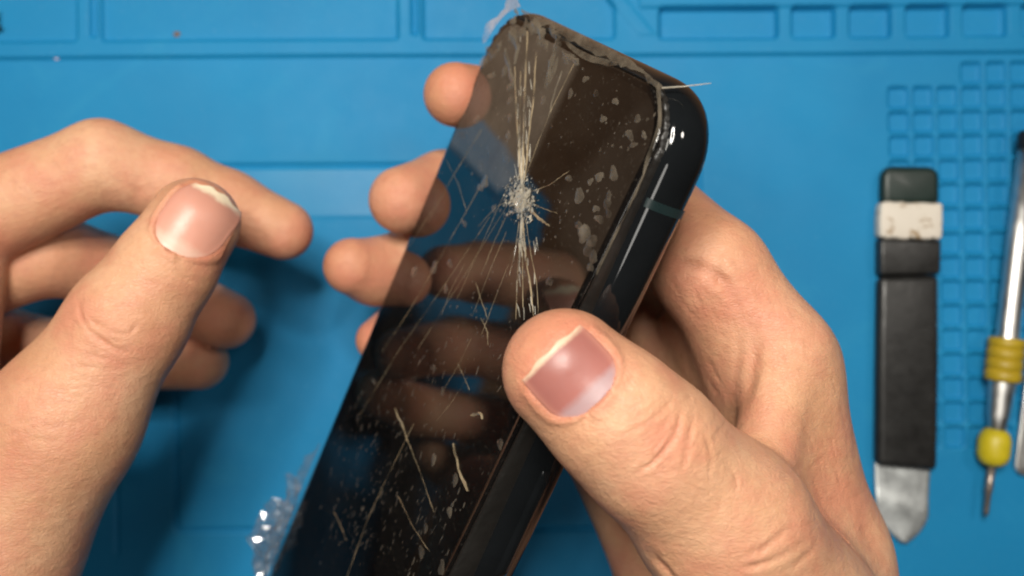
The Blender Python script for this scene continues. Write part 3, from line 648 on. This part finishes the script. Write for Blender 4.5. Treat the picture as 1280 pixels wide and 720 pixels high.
for i in range(900):
    cx, cy = random.choice(cl); x, y = random.gauss(cx, 22), random.gauss(cy, 26)
    u, v = G(x, y)
    if not (4.5 < u < PW-4 and v < -4): continue
    s_ = min(random.lognormvariate(-2.1, .55), .24); st = random.uniform(1, 1.8) if y < 430 else random.uniform(2, 5.5)
    blob(bm, u, v, s_*(1.3 if y < 430 else .85), s_*st, random.uniform(-.35, .35), .04, n=7, irr=.35)
done(bm, 'fine_bubbles', BUBM, kind='stuff', smooth=True)
# side features
def side_pt(v, w, out=0.0):                    # on the right flank of the frame
    i = (w+PT/2)/(PT/2); o = 2.4-2.4*abs(math.cos(math.asin(max(-1, min(1, i)))))**.85; return Vector((PW-o+out, v, w+.045*v))
def flank(name, v0, v1, w0, w1, out, mat, nv=10, nw=8, rnd=True):
    V = []; F = []
    for a in range(nv+1):
        for b in range(nw+1):
            tv, tw = a/nv, b/nw; v = v0+(v1-v0)*tv; w = w0+(w1-w0)*tw
            k = 1.0
            if rnd: k = min(1, 5*min(tv, 1-tv)*abs(v1-v0)/6+.0)*min(1, 5*min(tw, 1-tw))
            V.append(side_pt(v, w, out*k-.02*(1-k)))
    for a in range(nv):
        for b in range(nw): i = a*(nw+1)+b; F.append((i, i+1, i+nw+2, i+nw+1))
    me = mesh(name, V, F); return link(name, me, mat, phone)
flank('antenna_band', -18.0, -16.6, -PT+.6, -.6, .05, ANT, 3, 40, rnd=False)
flank('power_button', -52, -40.5, -5.6, -3.2, .55, FRAME, 16, 8)
flank('volume_button', -86, -64, -5.6, -3.2, .55, FRAME, 16, 8)

# torn protective film: strip along the top edge, flap at the corner, crumpled tail at the lower left
def crumple(name, pts, width, mat, amp, seed, nl=26, nw=7, smooth=False):
    """ribbon along local points (u, v, w) with (du, dv, dw) width direction and random folds"""
    r = np.random.default_rng(seed); pts = np.array(pts, float); d = np.r_[0, np.cumsum(np.linalg.norm(np.diff(pts, axis=0), axis=1))]
    t = np.linspace(0, d[-1], nl); base = np.stack([np.interp(t, d, pts[:, i]) for i in range(3)], 1); wd = np.array(width, float); V = []
    wv = np.convolve(r.normal(.85, .75, nl+6), np.ones(5)/5, 'same')[3:-3].clip(.25, 1.5)
    for i in range(nl):
        for j in range(nw):
            s = j/(nw-1); e = 1 if 0 < i < nl-1 else .6
            V.append(base[i]+wd*s*(e*wv[i])+r.normal(0, amp, 3)*np.array([1, 1, .8]))
    F = [(i*nw+j, i*nw+j+1, (i+1)*nw+j+1, (i+1)*nw+j) for i in range(nl-1) for j in range(nw-1)]
    return link(name, mesh(name, V, F, smooth), mat, phone)
crumple('torn_film', [(9, -.6, .1), (32, -.1, .25), (52, -.3, .2), (63, -1.8, .25)], (.4, -1.5, .25), DFILM, .06, 3, 40, 5, True)
crumple('torn_film', [(24, -1.6, .5), (40, -2.4, .7), (50, -1.5, .6)], (.3, -.8, .2), DFILM, .07, 8, 12, 4, True)
crumple('torn_film', [(62, -1.6, .3), (67.0, -6, .4), (68.6, -14, .3), (68.8, -30, .2)], (-.7, -.3, .15), DFILM, .05, 5, 22, 4, True)
bm = bmesh.new()
for x, y, a_, b_ in ((648, 26, 5, 6), (655, 40, 6, 9), (643, 44, 5, 9), (668, 34, 6, 8), (677, 47, 6, 9), (684, 56, 5, 5), (662, 30, 4, 5), (700, 58, 5, 7), (695, 75, 4, 9), (712, 72, 7, 3), (690, 98, 3, 10), (636, 88, 4, 8), (626, 60, 4, 6), (640, 108, 4, 6), (616, 96, 4, 5)):
    for q in range(3):
        u, v = G(x+random.gauss(0, 2.5), y+random.gauss(0, 3)); blob(bm, u, v, a_*.26*random.uniform(.6, 1), b_*.13*random.uniform(.6, 1.1), random.uniform(-.4, .4), .10, irr=.5)
done(bm, 'glue_residue', DFILM, kind='stuff', smooth=True)
crumple('film_flap', [(-.6, -10, .2), (2.0, -5.2, .4), (5.0, -2.0, .5), (9, -.2, .4)], (-1.5, 1.3, .9), WFILM, .05, 9, 12, 4, True)
crumple('crumpled_film', [(.6, -123, .2), (.1, -132, .4), (.2, -142, .4), (.6, -153, .5)], (-4.8, 1.6, 3.2), FILM, .50, 12, 20, 8)
crumple('crumpled_film', [(.6, -128, .6), (.2, -138, 1), (.6, -152, .8)], (-3.8, .6, 4.2), FILM, .55, 31, 15, 7)
crumple('crumpled_film', [(.1, -110, .2), (-.2, -118, .3), (-.4, -125, .4)], (-1.6, .3, 1.2), FILM, .15, 14, 9, 4)
crumple('crumpled_film', [(.6, -127, .8), (1.0, -134, .9), (1.6, -146, 1.2)], (2.4, -1.0, .6), FILM, .30, 21, 12, 5)
# loose thread of glass at the upper right corner
bm = bmesh.new(); c0 = Q3(*G(832, 112), .7); pts = [c0, P(855, 108, CAM_H-c0[2]-.5), P(889, 104, CAM_H-c0[2]-1.5)]
def tube(pts, r, n=8):
    V = []; F = []
    for i, p in enumerate(pts):
        p = Vector(p); t = (Vector(pts[min(i+1, len(pts)-1)])-Vector(pts[max(i-1, 0)])).normalized(); a = t.orthogonal().normalized(); b = t.cross(a); rr = r[i] if isinstance(r, (list, tuple)) else r
        for k in range(n): an = 2*math.pi*k/n; V.append(p+a*rr*math.cos(an)+b*rr*math.sin(an))
    for i in range(len(pts)-1):
        for k in range(n): l = (k+1) % n; F.append((i*n+k, i*n+l, (i+1)*n+l, (i+1)*n+k))
    F.append(tuple(range(n-1, -1, -1))); F.append(tuple((len(pts)-1)*n+k for k in range(n))); return V, F
bm.free()
inv = np.stack([U, Vv, Wn])
Vt, Ft = tube([inv@(p-T0) for p in pts], [.14, .11, .05], 5); link('glass_thread', mesh('glass_thread', Vt, Ft), CRUSH, phone)

# ------------------------------------------------------------------ tools lying on the mat
def at(px, py, z): p = M(px, py, z); return Vector(p)
def axis_empty(name, p_base, p_top):           # local y runs along the tool, z up
    p_base = Vector((p_base[0], p_base[1], 0)); p_top = Vector((p_top[0], p_top[1], 0))
    a = Vector(p_base); b = Vector(p_top); y = (b-a).normalized(); z = Vector((0, 0, 1)); x = y.cross(z).normalized(); z = x.cross(y)
    m = Matrix((x, y, z)).transposed().to_4x4(); m.translation = a*S; return empty(name, m), (b-a).length
def lathe(name, prof, mat, parent, z0, n=32):
    V = []; F = []; m = len(prof)
    for y, r in prof:
        r *= K0
        for k in range(n): a = 2*math.pi*k/n; V.append((r*math.cos(a), y, z0+r*math.sin(a)))
    for i in range(m-1):
        for k in range(n): l = (k+1) % n; F.append((i*n+k, i*n+l, (i+1)*n+l, (i+1)*n+k))
    F.append(tuple(range(n))); F.append(tuple((m-1)*n+k for k in range(n-1, -1, -1)))
    me = mesh(name, V, F); bm = bmesh.new(); bm.from_mesh(me); bmesh.ops.recalc_face_normals(bm, faces=bm.faces); bm.to_mesh(me); bm.free()
    o = link(name, me, mat, parent); return o
def slab(name, outline, z0, z1, mat, parent, bev=.5, domed=0.):
    bm = bmesh.new(); lo = [bm.verts.new((x*S, y*S, z0*S)) for x, y in outline]; bm.faces.new(lo)
    r = bmesh.ops.extrude_face_region(bm, geom=bm.faces[:]); vs = [g for g in r['geom'] if isinstance(g, bmesh.types.BMVert)]
    for v in vs: v.co.z = z1*S
    bmesh.ops.recalc_face_normals(bm, faces=bm.faces)
    me = bpy.data.meshes.new(name); bm.to_mesh(me); bm.free(); o = link(name, me, mat, parent)
    b = o.modifiers.new('bevel', 'BEVEL'); b.width = bev*S; b.segments = 4; b.limit_method = 'ANGLE'; b.angle_limit = math.radians(40)
    me.polygons.foreach_set('use_smooth', [True]*len(me.polygons)); return o
# pry tool: steel strip wrapped in black tape
pt, ln = axis_empty('pry_tool', at(1131, 680, 3), at(1140, 214, 4.5))
tag(pt, 'flat pry tool wrapped in black tape with white band and bare steel blade', 'pry tool')
hw = 8.3*K0
def yy(py): return (680-py)/K
def side(y): return hw+.35*math.sin(y*.13)*.3
def rounded(x0, x1, y0, y1, r, n=5, corners=(1, 1, 1, 1)):
    pts = []
    for (cx, cy, a0), on in zip(((x1-r, y1-r, 0), (x0+r, y1-r, 90), (x0+r, y0+r, 180), (x1-r, y0+r, 270)), corners):
        if on: pts += [(cx+r*math.cos(math.radians(a0+90*i/n)), cy+r*math.sin(math.radians(a0+90*i/n))) for i in range(n+1)]
        else: pts.append({0: (x1, y1), 90: (x0, y1), 180: (x0, y0), 270: (x1, y0)}[a0])
    return pts
slab('end_cap', rounded(-hw+.2, hw-.2, yy(262), yy(214), 3.2, 6, (1, 1, 0, 0)), .6, 4.6, GREEN, pt, 1.8)
slab('white_band', [(-hw-.4+q*(2*hw+.8)/14, yy(303.5)+random.uniform(-.25, .25)) for q in range(15)]+[(hw+.5, yy(280))]+[(hw+.4-q*(2*hw+.6)/14, yy(258.5)+random.uniform(-.35, .35)) for q in range(15)]+[(-hw-.5, yy(280))], .4, 4.85, BAND, pt, .9)
slab('tape_wrap', [(-hw-.2, yy(349)), (hw+.0, yy(346)), (hw+.1, yy(305)), (-hw-.3, yy(304))], .45, 4.9, TAPE, pt, .9)
slab('tape_grip', [(-hw-.3, yy(583)), (hw+.2, yy(589)), (hw+.25, yy(450)), (hw-.05, yy(347)), (-hw-.3, yy(350)), (-hw-.4, yy(470))], .4, 4.6, TAPE, pt, 1.9)
def blade():
    nx, ny = 18, 24; V = []; F = []
    for top in (1, 0):
        for j in range(ny+1):
            t = j/ny; y = yy(580)*(1-t)+yy(680)*t; cut = max(0, (t-.62)/.38)
            xl = -hw+.3+cut**1.4*6.6+t*.6; xr = hw-.5-t*.9-max(0, (t-.62)/.38)**2.2*4.6
            for i in range(nx+1):
                s = i/nx; x = xl+(xr-xl)*s; z = 1.3+.9*math.sin(math.pi*(s*.9+.1))*t+.5*math.exp(-((t-.45-.2*s)/.12)**2)
                V.append((x, y, z-(0 if top else .7)))
    m = (nx+1)*(ny+1)
    for o_ in (0, m):
        for j in range(ny):
            for i in range(nx): a = o_+j*(nx+1)+i; q = (a, a+1, a+nx+2, a+nx+1); F.append(q if o_ else q[::-1])
    for j in range(ny):
        for i in (0, nx): a = j*(nx+1)+i; F.append((a, a+nx+1, m+a+nx+1, m+a))
    for i in range(nx):
        a = ny*(nx+1)+i; F.append((a, a+1, m+a+1, m+a))
    me = mesh('blade', V, F); bm = bmesh.new(); bm.from_mesh(me); bmesh.ops.recalc_face_normals(bm, faces=bm.faces); bm.to_mesh(me); bm.free()
    return link('blade', me, DSTEEL, pt)
blade()
# precision screwdriver
sd, ln = axis_empty('precision_screwdriver', at(1234, 646, 5), at(1290, 172, 6))
tag(sd, 'silver precision screwdriver with yellow grip ring and black end cap', 'screwdriver')
def ys(py): return (646-py)/K/math.cos(.095)
zc = 4.9
lathe('end_cap', [(ys(196), 2.2), (ys(195), 2.9), (ys(190), 3.1), (ys(178), 3.1), (ys(174), 2.7), (ys(172.5), 1.5)], BLK, sd, zc)
lathe('shaft', [(ys(545), 1.7), (ys(543), 2.1), (ys(520), 2.8), (ys(482), 3.4), (ys(430), 3.2), (ys(420), 2.9), (ys(330), 2.9), (ys(196.5), 2.6)], STEEL, sd, zc)
gp = []
for i in range(4):
    a, b = 480-i*13.3, 480-(i+1)*13.3
    gp += [(ys(a), 4.2), (ys(a-1.5), 4.75), (ys(b+1.5), 4.75), (ys(b), 4.2)]
lathe('grip_ring', gp, YEL, sd, zc)
lathe('collar', [(ys(584), 1.4), (ys(583), 2.4), (ys(578), 3.7), (ys(570), 4.3), (ys(552), 4.3), (ys(544), 3.7), (ys(539), 2.6), (ys(537), 1.6)], YEL2, sd, zc-.4)
lathe('driver_bit', [(ys(646), .45), (ys(640), .7), (ys(618), .8), (ys(616), 1.05), (ys(583), 1.05)], TIPM, sd, zc-.6)
# steel spatula at the right edge, mostly out of the picture
st, ln = axis_empty('steel_spatula', at(1284, 596, 2), at(1322, 300, 2))
tag(st, 'steel spatula lying right of the screwdriver with rounded lower end showing', 'spatula')
slab('blade', rounded(-3.4, 3.4, 0, 46, 3.0, 8, (0, 0, 1, 1)), .3, 1.7, STEEL, st, .5)
slab('handle', rounded(-4.2, 4.2, 46.1, 110, 2.0, 6), .2, 4.2, BLK, st, 1.2)
# crumbs on the mat
def crumb(name, px, py, r, mat, label, cat, z=.2, st=1.4):
    bm = bmesh.new(); bmesh.ops.create_icosphere(bm, subdivisions=2, radius=r*S)
    for v in bm.verts: v.co = Vector((v.co.x*st*(1+random.uniform(-.2, .2)), v.co.y*(1+random.uniform(-.2, .2)), v.co.z*.5))
    me = bpy.data.meshes.new(name); bm.to_mesh(me); bm.free(); o = link(name, me, mat); o.location = at(px, py, z)*S; return tag(o, label, cat)
crumb('dirt_speck', 221, 43, .75, DIRT, 'small brown speck of dirt in the upper left tray of the mat', 'speck', -.3)
crumb('lint_speck', 71, 72, .7, m_simple('lint', (.5, .45, .6), .8), 'pale speck of lint on the groove at upper left of the mat', 'speck', .3)
sc, ln = axis_empty('small_screw', at(-2, 40, -.4), at(-2, 12, -.4)); tag(sc, 'tiny copper coloured screw at the upper left edge of the mat', 'screw')
lathe('head', [(0, .5), (.1, 1.6), (.9, 1.9), (1.3, 1.9), (1.4, 1.2)], m_simple('copper', (.35, .18, .12), .35, 1.), sc, 1.9)
lathe('thread', [(1.4+i*.35, 1.0+.18*(i % 2)) for i in range(13)], DSTEEL, sc, 1.9, 16)
